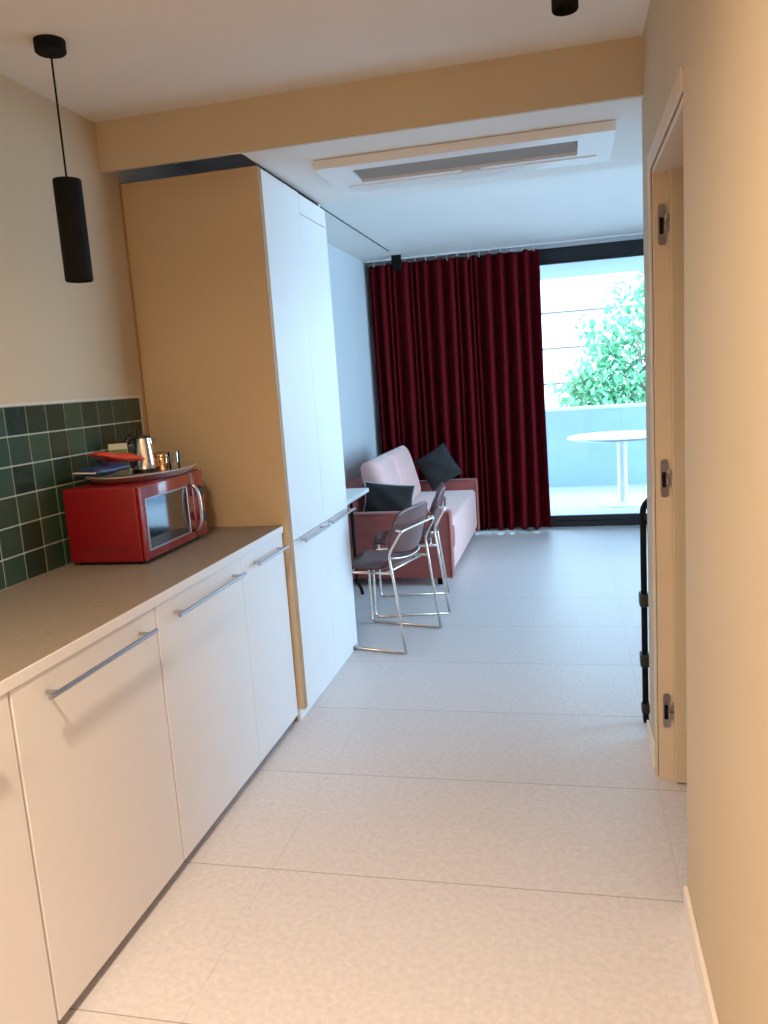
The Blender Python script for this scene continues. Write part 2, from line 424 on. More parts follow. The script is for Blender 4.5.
tr = empty('tree', (1.55, 18, -6), 0, 'leafy green tree beyond the balcony parapet', 'tree')
MB().tube([(0, 0, 0), (.05, .0, 3), (-.05, .05, 5.5), (.1, 0, 7.6)], [.22, .17, .12, .05], 12).build('trunk', M['bark'], tr, True)
rnd = random.Random(3)
lm = MB()
blobs = [(0, 0, 7.6, 1.05), (-.75, -.2, 7.25, .75), (-1.05, 0, 6.95, .55), (.6, .1, 7.3, .9), (-.2, .1, 8.6, .75), (.35, 0, 8.2, .8), (-.7, 0, 8.0, .55),
         (.2, 0, 6.7, .8), (-.6, .1, 6.45, .55), (-1.30, 0, 7.2, .42), (-1.1, 0, 8.3, .35), (-1.5, 0, 7.0, .5), (-.5, 0, 7.0, .7), (-1.0, 0, 6.75, .6), (-1.45, 0, 6.75, .40), (-.9, 0, 7.75, .5), (.9, 0, 6.8, .7), (1.2, 0, 7.8, .8), (.9, 0, 8.9, .7), (0.3, 0, 9.3, .5)]
for (bx, by, bz, br) in blobs:
    for _ in range(int(520 * br * br)):
        v = Vector((rnd.gauss(0, 1), rnd.gauss(0, 1), rnd.gauss(0, 1))).normalized() * br * (rnd.random() ** .4)
        c = Vector((bx, by, bz)) + v
        sz = rnd.uniform(.045, .085)
        R_ = Matrix.Translation(c) @ Matrix.Rotation(rnd.uniform(0, 6.28), 4, 'Z') @ Matrix.Rotation(rnd.uniform(-1.2, 1.2), 4, 'X')
        pts = [(0, -sz * 1.5, 0), (sz * .8, -.2 * sz, .15 * sz), (0, sz * 1.5, 0), (-sz * .8, -.2 * sz, .15 * sz)]
        lm.bm.faces.new([lm.bm.verts.new(R_ @ Vector(q_)) for q_ in pts])
lv = lm.build('foliage', M['leaf'], tr)
br_ = MB()
for a in range(7):
    an = a * .9
    br_.tube([(0, 0, 5.0 + .3 * a), (.4 * math.cos(an), .3 * math.sin(an), 6 + .3 * a), (.9 * math.cos(an), .5 * math.sin(an), 6.8 + .3 * a)], [.06, .04, .015], 7)
br_.build('branches', M['bark'], tr, True)

# ------------------------------------------------------------------ kitchen run
XD = -1.235      # base door fronts
ZC = .905
units = [(-1.2, -.50, 0), (-.50, .135, 0), (.135, .775, 0), (.80, 1.447, 1), (1.447, 2.100, 1), (2.100, 2.752, 1), (2.752, 3.212, 1)]
labs = ['', '', '', 'white base cabinet cut off by the left edge, nearest to the camera',
        'white base cabinet with long bar handle, the nearest one seen in full',
        'white base cabinet with long bar handle below the red microwave, between two other units',
        'narrow white base cabinet with short bar handle against the tall cupboard panel']
def bar_handle(parent, ya, yb, x, z, mtl):
    h = MB()
    h.tube([(x + .036, ya, z), (x + .036, yb, z)], .0065, 12)
    for yy in (ya + .035, yb - .035):
        h.tube([(x, yy, z), (x + .036, yy, z)], .005, 10)
    return h.build('handle', mtl, parent, 'auto')
for (a, b_, vis), lab in zip(units, labs):
    if not vis: continue
    u = empty('base_cabinet', ((XL + XD) / 2, (a + b_) / 2, 0), 0, lab, 'cabinet', 'white base cabinets under the worktop')
    ox, oy = u.location.x, u.location.y
    def L(mb, X0, X1, Y0, Y1, Z0, Z1, bev=0): return mb.box(X0 - ox, X1 - ox, Y0 - oy, Y1 - oy, Z0, Z1, bev)
    L(MB(), XL + .006, XD - .022, a + .001, b_ - .001, .072, .874).build('carcass', M['dark_gap'], u)
    g = .0035 if lab[:6] != 'narrow' else .0012
    gl = .0045 if a < 2.7 else .0012
    gr = .0045 if b_ < 2.7 else .0012
    dr = L(MB(), XD - .02, XD, a + gl, b_ - gr, .034, .872, .0015).build('door', M['white_lam'], u)
    hy = {1.447: (1.535, 2.035), 2.100: (2.18, 2.705), 2.752: (2.845, 3.172), .80: (.90, 1.34)}[a]
    bar_handle(dr, hy[0] - oy, hy[1] - oy, XD - ox, .822, M['steel'])
    L(MB(), XD - .075, XD - .055, a, b_, 0, .07).build('toe_kick', M['white_lam'], u)
    MB().tube([(XL + .12 - ox, 0, 0), (XL + .12 - ox, 0, .074)], .02, 10).build('foot', M['black'], u)

wt = empty('worktop', (XL, 1.9, ZC), 0, 'long beige kitchen worktop with a white front edge', 'worktop')
MB().box(.006, XD + .0 - XL, -1.25, 3.226 - 1.9, -.029, 0, .0008).build('top_surface', M['worktop'], wt)
MB().box(XD - XL, XD - XL + .0035, -1.25, 3.222 - 1.9, -.031, -.0012, .0005).build('front_edge', M['white_lam'], wt)

# tile splashback, one glazed tile per mesh island
sp = struct('tile_backsplash', MB().box(XL + .004, XL + .011, .70, 3.172, ZC + .0005, 1.497), M['grout'])
tm = MB(); ty = 3.170; pit = .1085; ph = .0995
row = 0
zt = 1.494
while zt > ZC + .012:
    zb = max(zt - ph + .006, ZC + .004)
    y = ty
    while y > .80:
        tm.box(XL + .008, XL + .0145, y - pit + .006, y, zb, zt, .0015, 1)
        y -= pit
    zt -= ph - .0005
tm.build('tiles', M['tile'], sp)
MB().box(XL + .004, XL + .0155, .70, 3.180, 1.497, 1.507, .001).build('top_profile', M['tiletrim'], sp)
MB().box(XL + .004, XL + .0155, 3.172, 3.180, ZC + .0005, 1.497, .001).build('end_profile', M['tiletrim'], sp)

# tall cupboards
XT = -1.207; YP = 3.23; ZT = 2.392
def tall(name, ya, yb, lab):
    e = empty(name, (XT - .3, (ya + yb) / 2, 0), 0, lab, 'cabinet', 'tall white cupboards')
    return e, e.location.x, e.location.y
e, ox, oy = tall('tall_cabinet', YP, 3.735, 'tall white cupboard with a cream side panel beside the worktop')
def L(mb, X0, X1, Y0, Y1, Z0, Z1, bev=0): return mb.box(X0 - ox, X1 - ox, Y0 - oy, Y1 - oy, Z0, Z1, bev)
sp1 = L(MB(), XL + .006, XT - .002, YP, YP + .018, .052, ZT, .0008).build('side_panel', M['panel_lam'], e)
L(MB(), XT - .002, XT, YP, YP + .018, .052, ZT, .0006).build('edge_band', M['edge'], sp1)
sp2 = L(MB(), XL + .006, XT - .002, YP + .0205, YP + .0375, .052, ZT, .0008).build('side_panel', M['panel_lam'], e)
L(MB(), XT - .002, XT, YP + .0205, YP + .0375, .052, ZT, .0006).build('edge_band', M['edge'], sp2)
L(MB(), XL + .006, XL + .012, YP - .007, YP - .0005, ZC + .002, ZT, .0005).build('scribe_strip', M['edge'], e)
L(MB(), XL + .006, XT - .024, YP + .038, 3.734, .06, ZT - .003).build('carcass', M['white_lam'], e)
L(MB(), XT - .02, XT, YP + .0395, 3.7343, .824, ZT - .002, .0012).build('upper_door', M['white_lam'], e)
ld = L(MB(), XT - .02, XT, YP + .0395, 3.7345, .052, .8195, .0012).build('lower_door', M['white_lam'], e)
bar_handle(ld, 3.335 - oy, 3.70 - oy, XT - ox, .812, M['steel'])
L(MB(), XT - .04, XT - .022, YP - .004, 3.735, 0, .052).build('plinth', M['white_lam'], e)
e, ox, oy = tall('tall_cabinet', 3.735, 4.165, 'tall white cupboard with a top filler panel, next to the dining chairs')
L(MB(), XL + .006, XT - .024, 3.736, 4.147, .06, ZT - .003).build('carcass', M['white_lam'], e)
L(MB(), XL + .006, XT, 4.1472, 4.165, .03, ZT - .01, .0012).build('end_panel', M['white_lam'], e)
L(MB(), XT - .02, XT, 3.737, 4.146, 2.298, ZT - .006, .0012).build('filler_panel', M['white_lam'], e)
L(MB(), XT - .02, XT, 3.7357, 4.146, .824, 2.294, .0012).build('upper_door', M['white_lam'], e)
ld = L(MB(), XT - .02, XT, 3.7355, 4.146, .052, .8195, .0012).build('lower_door', M['white_lam'], e)
bar_handle(ld, 3.765 - oy, 4.19 - oy, XT - ox, .812, M['steel'])
L(MB(), XT - .04, XT - .022, 3.735, 4.146, 0, .052).build('plinth', M['white_lam'], e)

# ------------------------------------------------------------------ microwave and the tray on it
A = Vector((-1.482, 2.505)); B = Vector((-1.491, 3.030))
ang = math.atan2((B - A).y, (B - A).x) - PI / 2      # local +y along the front, local +x out of the front
W = (B - A).length; D = .305; Z0, Z1 = .012, .285
mw = empty('microwave_oven', (A.x, A.y, ZC), ang, 'red microwave oven on the beige worktop against the green tiles', 'microwave')
MB().box(-D, -.014, 0, W, Z0, Z1, .008, 3).build('body', M['red_body'], mw, 'auto')
dr = MB().box(-.013, 0, .002, W * .79, Z0 + .003, Z1 - .003, .005, 3).build('door', M['red'], mw, 'auto')
cp = MB().box(-.013, -.001, W * .795, W - .002, Z0 + .003, Z1 - .003, .004, 3).build('control_panel', M['red'], mw, 'auto')
fm = MB()
for (ya, yb, za, zb) in ((.030, .365, .046, .052), (.030, .365, .230, .236), (.030, .036, .046, .236), (.359, .365, .046, .236)):
    fm.box(-.0005, .0035, ya, yb, za, zb, .001)
fm.build('window_frame', M['steel'], dr)
MB().box(-.0006, .0022, .036, .359, .052, .230, .001).build('window_glass', M['blackglass'], dr)
pts = [(.002, .398, .045), (.02, .398, .052), (.032, .400, .078), (.036, .401, .14), (.032, .400, .20), (.02, .398, .228), (.002, .398, .236)]
MB().tube(smooth_path(pts, .02, 4), .0085, 12).build('door_handle', M['steel'], dr, True)
for kz in (.20, .095):
    MB().lathe([(0, 0), (.022, 0), (.022, .004), (.019, .016), (.017, .018), (0, .018)], 28,
               Matrix.Translation((0, W * .895, kz)) @ Matrix.Rotation(PI / 2, 4, 'Y')).build('knob', M['blackplastic'], cp, 'auto')
vm = MB()
for k in range(9):
    if k in (2,): continue
    x = -.255 + k * .022
    vm.box(x, x + .008 + .004 * (k % 2), -.0012, .0005, .045, .058 + .004 * (k % 3), 0)
vm.box(-.255, -.075, -.001, .0005, .064, .067)
vm.build('side_vents', M['reddark'], mw)
for (x, y) in ((-.28, .04), (-.28, W - .04), (-.04, .04), (-.04, W - .04)):
    MB().lathe([(0, 0), (.012, 0), (.012, Z0 + .001), (0, Z0 + .001)], 16, Matrix.Translation((x, y, 0))).build('foot', M['black'], mw)

ZM = ZC + Z1 + .0005
tc_ = (-1.645, 2.830)
ty_ = empty('serving_tray', (tc_[0], tc_[1], ZM), 0, 'oval silver tray lying on top of the red microwave', 'tray')
MB().lathe([(0, 0), (.84, 0), (.91, .008), (1.0, .024), (1.012, .0245), (1.004, .027), (.905, .0125), (.835, .0032), (0, .0032)], 64, None, .183, .270).build('tray_dish', M['tray'], ty_, 'auto')
ZTy = ZM + .0040
kt = empty('kettle', (-1.702, 2.950, ZTy), 0, 'shiny steel kettle with a black handle standing on the tray', 'kettle')
MB().lathe([(0, .014), (.046, .014), (.047, .022), (.045, .05), (.041, .09), (.036, .125), (.034, .138), (0, .138)], 40).build('body', M['chrome'], kt, 'auto')
MB().lathe([(0, 0), (.050, 0), (.050, .014), (0, .014)], 40).build('base', M['blackplastic'], kt, 'auto')
MB().lathe([(0, .138), (.035, .138), (.033, .145), (.02, .149), (0, .150)], 32).build('lid', M['blackplastic'], kt, 'auto')
ha = Matrix.Rotation(math.radians(222), 4, 'Z')
MB().tube(smooth_path([(.024, 0, .144), (.052, 0, .143), (.068, 0, .120), (.070, 0, .075), (.062, 0, .036), (.044, 0, .028)], .02, 5), .0115, 12, True, False, ha).build('handle', M['blackplastic'], kt, True)
MB().prism([(.028, -.010), (.050, 0), (.028, .010)], .116, .137, Matrix.Rotation(math.radians(25), 4, 'Z')).build('spout', M['chrome'], kt)

jr = empty('jar', (-1.643, 2.985, ZTy), 0, 'small copper-lidded jar on the tray, right of the kettle', 'jar')
MB().lathe([(0, 0), (.024, 0), (.027, .005), (.027, .052), (.025, .056), (0, .056)], 32).build('body', M['copper'], jr, 'auto')
MB().lathe([(0, .056), (.028, .056), (.028, .064), (.022, .074), (.008, .079), (0, .079)], 32).build('lid', M['copper'], jr, 'auto')
gl = MB().lathe([(0, 0), (.021, 0), (.024, .075), (.0225, .075), (.0195, .004), (0, .004)], 32)
go = gl.build('drinking_glass', M['clearglass'], None, 'auto', (-1.587, 2.983, ZTy))
tag(go, 'small clear drinking glass at the right end of the tray, beside the copper jar', 'glass')
cu = empty('cup', (-1.672, 3.028, ZTy), PI, 'small dark cup on the tray between the kettle and the copper jar', 'cup')
MB().lathe([(0, 0), (.016, 0), (.020, .055), (.018, .055), (.014, .005), (0, .005)], 28).build('body', M['blackplastic'], cu, 'auto')
MB().tube(smooth_path([(.018, 0, .045), (.034, 0, .042), (.034, 0, .02), (.017, 0, .014)], .01), .003, 8).build('handle', M['blackplastic'], cu, True)

bx = empty('tea_box', (-1.752, 2.845, ZTy), math.radians(30), 'small green and cream tea box standing upright behind the kettle', 'box')
MB().box(-.036, .036, -.015, .015, 0, .128, .002).build('carton', M['cream_card'], bx)
MB().box(-.034, .034, -.0165, -.0145, .022, .105, .0005).build('printed_panel', M['green_card'], bx)

def bag(name, m, L_, W_, T, loc, rz, rx, ry, lab, tipm=None):
    e = empty(name, loc, rz, lab, 'snack packet', 'snack packets on the tray'); e.rotation_euler = (rx, ry, rz)
    rr = random.Random(hash(lab) % 97 if False else len(lab))
    def top(sgn):
        def fn(u, v):
            x, y = (u - .5) * L_, (v - .5) * W_
            k = (max(0, 1 - (2 * u - 1) ** 4) * max(0, 1 - (2 * v - 1) ** 2)) ** .6
            return Vector((x, y * (1 + .08 * abs(2 * u - 1) ** 3), T / 2 + sgn * T / 2 * k + .004 * math.sin(9 * u + 3 * v) * k))
        return fn
    mb = MB(); mb.grid(top(1), 22, 14); mb.grid(top(-1), 22, 14)
    bmesh.ops.remove_doubles(mb.bm, verts=mb.bm.verts, dist=1e-5)
    mb.build('pouch', m, e, True)
    if tipm:
        cm = MB(); cm.box(-L_ / 2 - .012, -L_ / 2 + .006, -W_ / 2, W_ / 2, T / 2 - .002, T / 2 + .002, .0008); cm.build('sealed_end', tipm, e)
    return e
bag('snack_packet', M['bag_blue'], .17, .115, .042, (-1.700, 2.650, ZTy + .026), math.radians(72), 0, math.radians(-2), 'dark blue snack packet with a pale end, lying on the tray below the red one', M['bag_white'])
bag('snack_packet', M['bag_red'], .19, .10, .035, (-1.70, 2.742, ZTy + .066), math.radians(60), 0, math.radians(11), 'bright red snack packet lying on top of the blue one at the tray end', M['bag_red'])
for i, (x, y, rz, m_, lab) in enumerate(((-1.575, 2.80, .4, 'sachet', 'brown paper sachet lying flat on the tray nearest the front rim'),
                                       (-1.555, 2.90, 1.1, 'bag_white', 'white paper sachet lying flat on the tray in front of the kettle'),
                                       (-1.60, 2.72, -.5, 'bag_white', 'white paper sachet lying flat on the tray beside the snack packets'))):
    s_ = MB().box(-.035, .035, -.022, .022, 0, .005, .002).build('sachet', M[m_], None, False, (x, y, ZTy)); s_.rotation_euler = (0, 0, rz)
    tag(s_, lab, 'sachet', 'sachets on the tray')

# ------------------------------------------------------------------ lamps
pl = empty('pendant_lamp', (-1.530, 2.380, HC), 0, 'black cylinder pendant lamp hanging on a cord above the worktop', 'lamp')
MB().lathe([(0, 0), (.047, 0), (.047, -.032), (.043, -.036), (0, -.036)], 40).build('canopy', M['black'], pl, 'auto')
MB().tube([(0, 0, -.03), (0, 0, 2.19 - HC)], .0032, 8).build('cord', M['black'], pl)
MB().lathe([(0, 2.199 - HC), (.008, 2.199 - HC), (.010, 2.192 - HC), (.0425, 2.192 - HC), (.0435, 2.189 - HC), (.0435, 1.884 - HC), (.041, 1.880 - HC), (.035, 1.892 - HC), (.035, 1.97 - HC), (0, 1.97 - HC)], 40).build('lamp_shade', M['black'], pl, 'auto')
sl = empty('ceiling_spotlight', (.017, 2.289, HC), 0, 'black cylinder spotlight at the top edge, mounted on the ceiling near the right wall', 'lamp')
MB().lathe([(0, 0), (.034, 0), (.034, 2.405 - HC), (.032, 2.402 - HC), (.026, 2.41 - HC), (.026, 2.45 - HC), (0, 2.45 - HC)], 40).build('housing', M['black'], sl, 'auto')
MB().lathe([(0, -.004), (.040, -.004), (.040, 0), (0, 0)], 40).build('mounting_plate', M['black'], sl)

# ------------------------------------------------------------------ air conditioner
ac = empty('ceiling_air_conditioner', (-.395, 3.57, HB - .002), 0, 'white ceiling cassette air conditioner set into the bulkhead underside', 'air conditioner')
x0, x1, ya, yb = -.605, .595, -.235, .235
gx0, gx1, gy0, gy1 = -.475, .455, -.155, .065
p = MB()
zb = -.036
for (a, b_, c, d_) in ((x0, x1, ya, gy0), (x0, x1, gy1, yb), (x0, gx0, gy0, gy1), (gx1, x1, gy0, gy1)):
    p.box(a, b_, c, d_, zb, 0)
p.build('panel', M['white_pl'], ac)
g = MB(); g.box(gx0, gx1, gy0, gy1, -.012, -.004)
for k in range(14):
    y = gy0 + .008 + k * (gy1 - gy0 - .012) / 14
    g.box(gx0 + .004, gx1 - .004, y, y + .006, -.026, -.012)
g.build('intake_grille', M['grille'], ac)
l = MB(); l.box(x0 + .06, x1 - .06, gy1 + .035, gy1 + .12, zb - .006, zb + .002, .003); l.build('louver', M['white_pl'], ac)
l = MB(); l.box(-.03, .05, gy1 + .006, gy1 + .018, zb - .002, zb + .001); l.build('indicator_panel', M['grille'], ac)

# ------------------------------------------------------------------ curtain
cr = empty('curtain', (0, 7.49, 0), 0, 'long dark red curtain drawn across the left of the window', 'curtain')
rc = random.Random(11)
cx0, cx1 = -1.785, -.222
knots = []; x = 0
while x < 1.0:
    knots.append(x); x += (rc.uniform(.022, .036) if rc.random() < .55 - .3 * x else rc.uniform(.055, .085))
def fold(u):
    import bisect
    i = bisect.bisect_right(knots, u) - 1
    a = knots[i]; b_ = knots[i + 1] if i + 1 < len(knots) else 1.02
    return math.sin(PI * 2 * ((u - a) / (b_ - a))), i
amps = [min(1.0, .35 + 9 * (b_ - a_)) * rc.uniform(.7, 1.0) for a_, b_ in zip(knots, knots[1:] + [1.02])] + [1]
def cfn(u, v):
    z = .035 + v * (2.545 - .035)
    s_, i = fold(u)
    am = .080 * amps[i] * (.75 + .25 * (1 - v)) * (1 if v < .93 else .8)
    gather = .02 * math.sin(7 * u + 2.2 * v) * (1 - v)
    xx = cx0 + u * (cx1 - cx0) - .05 * (1 - u) ** 3 * v * 0 + .016 * (1 - v) * (u - .2) + .012 * math.sin(21 * u + 3 * v) * (1 - v)
    yy = am * s_ + gather
    zz = z
    if v > .97: zz += .012 * math.sin(u * 63) * (v - .97) / .03 * (1 if i % 3 else -.6)
    if v < .02: zz += .006 * math.sin(u * 40)
    return Vector((xx, yy, zz))
fab = MB().grid(cfn, 520, 40).build('fabric', M['curtain'], cr, True)
so = fab.modifiers.new('thickness', 'SOLIDIFY'); so.thickness = .004
for k in range(16):
    u = (k + .5) / 16; hx = cx0 + u * (cx1 - cx0)
    MB().box(hx - .004, hx + .004, -.004, .004, 2.535, 2.584).build('hook', M['white_pl'], cr)
rl = MB().box(XL + .02, XE - .02, 7.472, 7.508, 2.585, 2.5995, .002).build('curtain_rail', M['white_pl'])
tag(rl, 'slim white curtain rail fixed along the ceiling before the window', 'curtain rail')
bk = MB().box(-1.527, -1.443, 7.29, 7.34, 2.47, 2.5995, .004).build('ceiling_sensor', M['black'])
tag(bk, 'small black box on the ceiling at the curtain top left', 'box')

# ------------------------------------------------------------------ sofa
SX0, SX1, SY0, SY1 = -1.82, -.863, 5.545, 7.36
sf = empty('sofa', ((SX0 + SX1) / 2, (SY0 + SY1) / 2, 0), 0, 'pink velvet sofa with shade-darkened arms in front of the curtain', 'sofa')
ox, oy = sf.location.x, sf.location.y
def L(mb, X0, X1, Y0, Y1, Z0, Z1, bev=0, seg=3): return mb.box(X0 - ox, X1 - ox, Y0 - oy, Y1 - oy, Z0, Z1, bev, seg)
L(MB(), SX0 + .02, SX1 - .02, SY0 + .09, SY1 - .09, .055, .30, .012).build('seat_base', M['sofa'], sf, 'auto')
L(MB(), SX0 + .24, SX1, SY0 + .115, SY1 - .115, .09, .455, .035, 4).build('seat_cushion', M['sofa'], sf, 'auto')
for (a, b_) in ((SY0, SY0 + .11), (SY1 - .11, SY1)):
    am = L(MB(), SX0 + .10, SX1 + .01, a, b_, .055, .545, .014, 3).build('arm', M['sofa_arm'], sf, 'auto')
    pm = MB()
    for yy in (a, b_):
        pts = [(SX0 + .12 - ox, yy - oy, .535), (SX1 - .005 - ox, yy - oy, .535), (SX1 + .003 - ox, yy - oy, .52), (SX1 + .003 - ox, yy - oy, .07)]
        pm.tube(smooth_path(pts, .02), .005, 8)
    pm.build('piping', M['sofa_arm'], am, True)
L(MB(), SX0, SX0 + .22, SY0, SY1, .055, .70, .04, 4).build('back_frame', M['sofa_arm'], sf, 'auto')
def back_cushion(yc, w):
    h, t = .47, .19
    def fn(sgn):
        def q(u, v):
            a, c = 2 * u - 1, 2 * v - 1
            k = (max(0, 1 - abs(a) ** 5) * max(0, 1 - abs(c) ** 5)) ** .5
            y = a * w / 2 * (1 - .015 * (1 - k)); z = c * h / 2
            return Vector((sgn * (t * .16 + t * .34 * k), y, z))
        return q
    mb = MB(); N = 24
    mb.grid(fn(1), N, N); mb.grid(fn(-1), N, N)
    # side band joining the two faces
    def rim(u, v):
        P = u * 4; s_ = int(P) % 4; t_ = P - int(P)
        a, c = [(-1 + 2 * t_, -1), (1, -1 + 2 * t_), (1 - 2 * t_, 1), (-1, 1 - 2 * t_)][s_]
        return Vector(((v * 2 - 1) * t * .16, a * w / 2 * (1 - .015), c * h / 2))
    mb.grid(rim, 96, 2, None, True)
    bmesh.ops.remove_doubles(mb.bm, verts=mb.bm.verts, dist=1e-4)
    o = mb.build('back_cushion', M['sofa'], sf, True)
    o.location = (-1.45 - ox, yc - oy, .668); o.rotation_euler = (0, math.radians(-15), 0)
    return o
ym = 6.36
back_cushion((5.80 + ym) / 2, ym - 5.80)
back_cushion((7.09 + ym) / 2, 7.09 - ym)
for (x, y) in ((SX0 + .1, SY0 + .08), (SX0 + .1, SY1 - .08), (SX1 - .09, SY0 + .06), (SX1 - .09, SY1 - .08)):
    MB().lathe([(0, 0), (.022, 0), (.028, .056), (0, .056)], 20, Matrix.Translation((x - ox, y - oy, 0))).build('foot', M['black'], sf, 'auto')
# terracotta pull tab on the front
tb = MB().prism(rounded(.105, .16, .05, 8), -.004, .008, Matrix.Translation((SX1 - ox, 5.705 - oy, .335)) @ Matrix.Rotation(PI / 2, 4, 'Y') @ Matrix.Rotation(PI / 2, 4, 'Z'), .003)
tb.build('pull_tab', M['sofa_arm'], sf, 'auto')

def pillow(name, loc, tilt, roll, yaw, w, h, t, lab, pip):
    e = empty(name, loc, 0, lab, 'cushion', 'charcoal cushions on the sofa'); e.rotation_euler = (Matrix.Rotation(yaw, 3, 'Z') @ Matrix.Rotation(tilt, 3, 'X') @ Matrix.Rotation(roll, 3, 'Z')).to_euler()
    def fn(sgn):
        def q(u, v):
            a, c = 2 * u - 1, 2 * v - 1
            k = (max(0, 1 - a * a) * max(0, 1 - c * c)) ** .45
            sx = 1 - .07 * (1 - abs(c) ** 2) * abs(a) ** 2; sy = 1 - .07 * (1 - abs(a) ** 2) * abs(c) ** 2
            return Vector((a * w / 2 * sx, c * h / 2 * sy, sgn * t / 2 * k + .006 * math.sin(5 * a + 4 * c) * k))
        return q
    mb = MB(); mb.grid(fn(1), 24, 24); mb.grid(fn(-1), 24, 24)
    bmesh.ops.remove_doubles(mb.bm, verts=mb.bm.verts, dist=1e-4)
    mb.build('cover', M['cushion'], e, True)
    q = fn(0); pts = []
    N = 16
    for k in range(N): pts.append(q(k / N, 0))
    for k in range(N): pts.append(q(1, k / N))
    for k in range(N): pts.append(q(1 - k / N, 1))
    for k in range(N): pts.append(q(0, 1 - k / N))
    MB().tube(pts, .0055, 8, False, True).build('piping', pip, e, True)
    return e
R_ = math.radians
pillow('scatter_cushion', (-1.335, 5.730, .613), R_(85), R_(-7), R_(2), .38, .25, .098,
       'charcoal cushion with pale piping leaning on the near sofa arm', M['piping'])
pillow('scatter_cushion', (-1.185, 7.170, .682), R_(86), R_(30), R_(2), .32, .32, .11,
       'plain charcoal cushion at the far end of the sofa before the red curtain', M['cushion'])

# ------------------------------------------------------------------ dining table by the left wall
tb = empty('dining_table', (-1.615, 4.83, 0), 0, 'narrow white table top showing behind the tall cupboard', 'table')
MB().box(-.205, .205, -.63, .62, .722, .752, .004).build('tabletop', M['white_lam'], tb, 'auto')
for y in (-.52, .50):
    for x in (-.16, .10):
        MB().tube(smooth_path([(x, y, .722), (x, y, .10), (x + .03, y, .04), (x + .035, y, .0)], .05), .012, 12).build('leg', M['black'], tb, True)

# ------------------------------------------------------------------ chairs
def make_chair():
    c = empty('dining_chair', (0, 0, 0), 0)
    rr = .0075
    for s_ in (-1, 1):
        fm = MB()
        pts = [(s_ * .225, -.05, .452), (s_ * .225, .195, .442), (s_ * .237, .215, .40), (s_ * .240, .225, .0085), (s_ * .240, -.250, .0085)]
        fm.tube(smooth_path(pts, .035), rr, 10)
        fm.build('sled_leg', M['rod'], c, True)
    pts = [(-.240, -.250, .0085), (-.238, -.195, .455), (-.240, -.180, .560), (-.222, -.258, .690),
           (.222, -.258, .690), (.240, -.180, .560), (.238, -.195, .455), (.240, -.250, .0085)]
    MB().tube(smooth_path(pts, .035), rr, 10).build('back_frame', M['rod'], c, True)
    for s_ in (-1, 1): MB().tube([(s_ * .238, -.195, .456), (s_ * .225, -.05, .452)], rr, 10).build('seat_rail', M['rod'], c, True)
    MB().tube([(-.225, .10, .447), (.225, .10, .447)], rr, 10).build('crossbar', M['rod'], c, True)
    MB().tube([(-.236, -.15, .453), (.236, -.15, .453)], rr, 10).build('crossbar', M['rod'], c, True)
    # seat shell
    def seat(u, v):
        a = 2 * u - 1; b_ = v
        y = -.205 + b_ * .43
        hw = .215 * (1 - .10 * abs(2 * b_ - 1) ** 4)
        corner = 1 - .18 * max(0, (b_ - .75) / .25) ** 2 * abs(a) ** 3
        z = .462 + .018 * a * a - .012 * (1 - (2 * b_ - 1) ** 2) + .05 * max(0, (.22 - b_) / .22) ** 2 - .02 * max(0, (b_ - .85) / .15) ** 2
        rear = .05 * abs(a) ** 3 * max(0, (.3 - b_) / .3)
        return Vector((a * hw * corner, y + rear, z))
    so = MB().grid(seat, 24, 24).build('seat', M['shell'], c, True)
    m_ = so.modifiers.new('thickness', 'SOLIDIFY'); m_.thickness = .009; m_.offset = 0
    rim = []
    N = 20
    for k in range(N + 1): rim.append(seat(k / N, 0))
    MB().tube(rim, .005, 8).build('seat_edge_highlight', M['rod'], so, True)  # bright highlight along the rear seat edge, built as a pale tube
    # wrapped backrest
    def back(u, v):
        a = 2 * u - 1; b_ = 2 * v - 1
        ex = (max(0, 1 - abs(b_) ** 3.2)) ** (1 / 3.2) * .16 + .84
        x = a * .232 * (ex if True else 1)
        ez = (max(0, 1 - abs(a) ** 3.2)) ** (1 / 3.2) * .55 + .45
        z = .675 + b_ * .130 * ez
        y = -.236 + .050 * abs(a) ** 2.2 - .030 * b_
        return Vector((x, y, z))
    bo = MB().grid(back, 28, 20).build('backrest', M['shell'], c, True)
    m_ = bo.modifiers.new('thickness', 'SOLIDIFY'); m_.thickness = .010; m_.offset = 0
    for s_ in (-1, 1): MB().tube([(s_ * .222, -.250, .690), (s_ * .205, -.196, .692)], .007, 8).build('clip', M['rod'], bo, True)
    return c
ch = make_chair()
def put_chair(o, rear, rz):
    o.rotation_euler = (0, 0, rz)
    o.location = (rear[0] - (-.25) * -math.sin(rz), rear[1] - (-.25) * math.cos(rz), 0)
put_chair(ch, (-.855, 4.335), math.radians(75.5))
ch2 = copy_tree(ch)
put_chair(ch2, (-.819, 5.087), math.radians(99))
tag(ch, 'mauve shell chair on a thin metal sled frame, nearer and next to the tall cupboard', 'chair', 'metal framed dining chairs')
tag(ch2, 'mauve shell chair on a thin metal sled frame, farther and right before the sofa arm', 'chair', 'metal framed dining chairs')

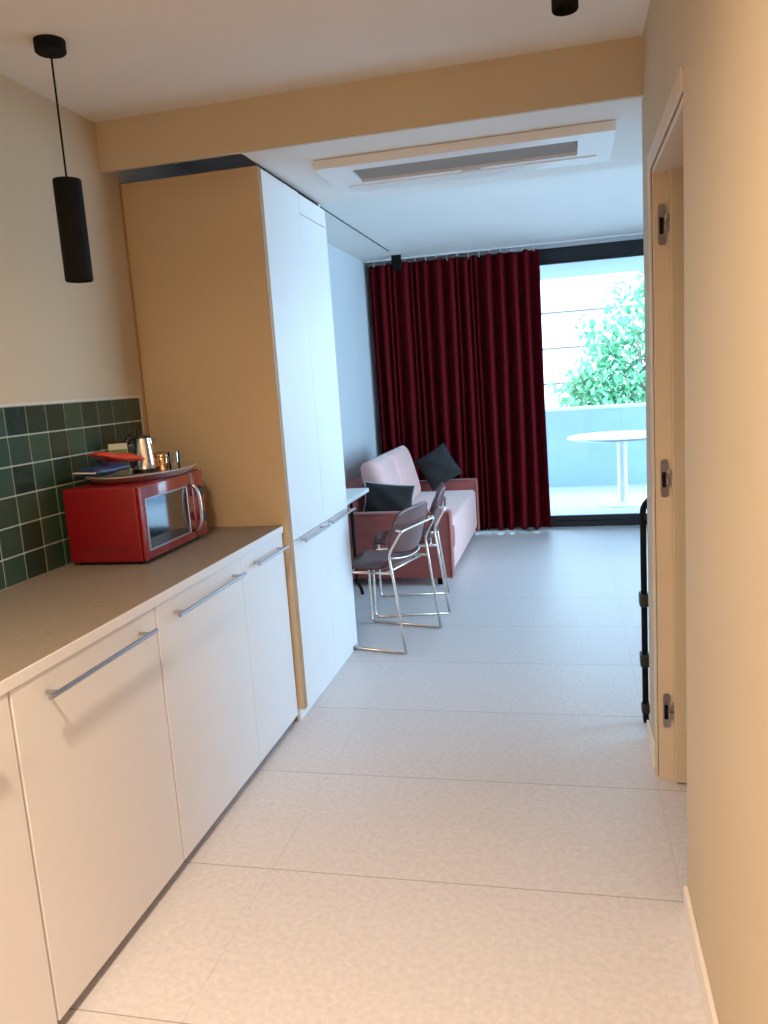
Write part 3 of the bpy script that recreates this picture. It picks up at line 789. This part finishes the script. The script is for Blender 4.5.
# ------------------------------------------------------------------ folded black trolley past the wall corner
tl = empty('folding_trolley', (.276, 3.325, 0), 0, 'folded black tubular trolley on casters standing just past the right wall corner', 'trolley')
MB().tube(smooth_path([(0, 0, .05), (0, 0, .93), (.05, 0, .975), (.40, 0, .975), (.45, 0, .93), (.45, 0, .05)], .06), .0125, 12).build('frame_tube', M['black'], tl, True)
MB().tube([(0, .035, .10), (0, .035, .88)], .008, 10).tube([(.45, .035, .10), (.45, .035, .88)], .008, 10).build('inner_tube', M['black'], tl, True)
cb = MB()
for z in (.275, .535, .86): cb.tube([(0, 0, z), (.45, 0, z)], .008, 10)
cb.build('crossbar', M['black'], tl, True)
for x in (0, .45):
    for z in (.275, .535):
        MB().box(x - .019, x + .019, -.02, .045, z - .028, z + .028, .008, 3).build('joint', M['blackplastic'], tl, 'auto')
    MB().box(x - .017, x + .017, -.024, .024, .045, .085, .006, 3).build('caster_fork', M['blackplastic'], tl, 'auto')
    MB().lathe([(0, -.011), (.024, -.011), (.027, -.007), (.027, .007), (.024, .011), (0, .011)], 28, Matrix.Translation((x, -.004, .027)) @ Matrix.Rotation(PI / 2, 4, 'Y')).build('caster_wheel', M['black'], tl, 'auto')

# ------------------------------------------------------------------ light
W_ = bpy.data.worlds.new('sky'); SC.world = W_; W_.use_nodes = True
nt = W_.node_tree; bg = nt.nodes['Background']
bg.inputs['Color'].default_value = (.49, .76, 1.0, 1); bg.inputs['Strength'].default_value = 10.5

def area(name, loc, rot, sx, sy, power, col, portal=False, shape='RECTANGLE', spread=PI):
    l = bpy.data.lights.new(name, 'AREA'); l.shape = shape; l.size = sx; l.size_y = sy; l.energy = power; l.color = col; l.spread = spread
    if portal: l.cycles.is_portal = True
    o = bpy.data.objects.new(name, l); COL.objects.link(o); o.location = loc; o.rotation_euler = rot
    return o
area('window_portal', ((XL + XE) / 2, 7.86, 1.28), (-PI / 2, 0, 0), XE - XL, 2.4, 1, (1, 1, 1), True)
area('window_portal', (XE + .12, (EW0 + EW1) / 2, (EZ0 + EZ1) / 2), (0, PI / 2, 0), EZ1 - EZ0, EW1 - EW0, 1, (1, 1, 1), True)
warm = (1.0, .79, .57)
for (x, y) in ((-.75, .55), (-.75, -.75)):
    area('ceiling_downlight', (x, y, HC - .01), (0, 0, 0), .16, .16, 44, warm, False, 'DISK', 2.75)
sun = bpy.data.lights.new('sun', 'SUN'); sun.energy = 2.0; sun.angle = .01; sun.color = (1, .95, .88)
so = bpy.data.objects.new('sun', sun); COL.objects.link(so)
so.rotation_euler = Vector((.35, .75, -.75)).to_track_quat('-Z', 'Y').to_euler()

# ------------------------------------------------------------------ camera
cam = bpy.data.cameras.new('camera'); co = bpy.data.objects.new('camera', cam); COL.objects.link(co)
R3 = Vector((0.972622431904182, 0.2224348779251226, -0.06729286766984245))
U3 = Vector((0.02824591968884732, 0.1742680271996984, 0.9842930573344792))
F3 = Vector((-0.23066810134417437, 0.9592462560668981, -0.1632141147202432))
mt = Matrix.Identity(4)
for i in range(3):
    mt[i][0] = R3[i]; mt[i][1] = U3[i]; mt[i][2] = -F3[i]
mt.translation = (0, 0, 1.5)
co.matrix_world = mt
cam.sensor_fit = 'HORIZONTAL'; cam.sensor_width = 36; cam.lens = 796.08 / 768 * 36
cam.clip_start = .02; cam.clip_end = 300
SC.camera = co

vs = SC.view_settings
SC.display_settings.display_device = 'sRGB'
vs.view_transform = 'Standard'; vs.look = 'None'; vs.exposure = 0; vs.gamma = 1
try: vs.use_curve_mapping = False
except Exception: pass
cy = SC.cycles
cy.use_denoising = True
cy.max_bounces = 10; cy.diffuse_bounces = 6; cy.glossy_bounces = 4; cy.transparent_max_bounces = 12
cy.caustics_reflective = False; cy.caustics_refractive = False
cy.sample_clamp_indirect = 6
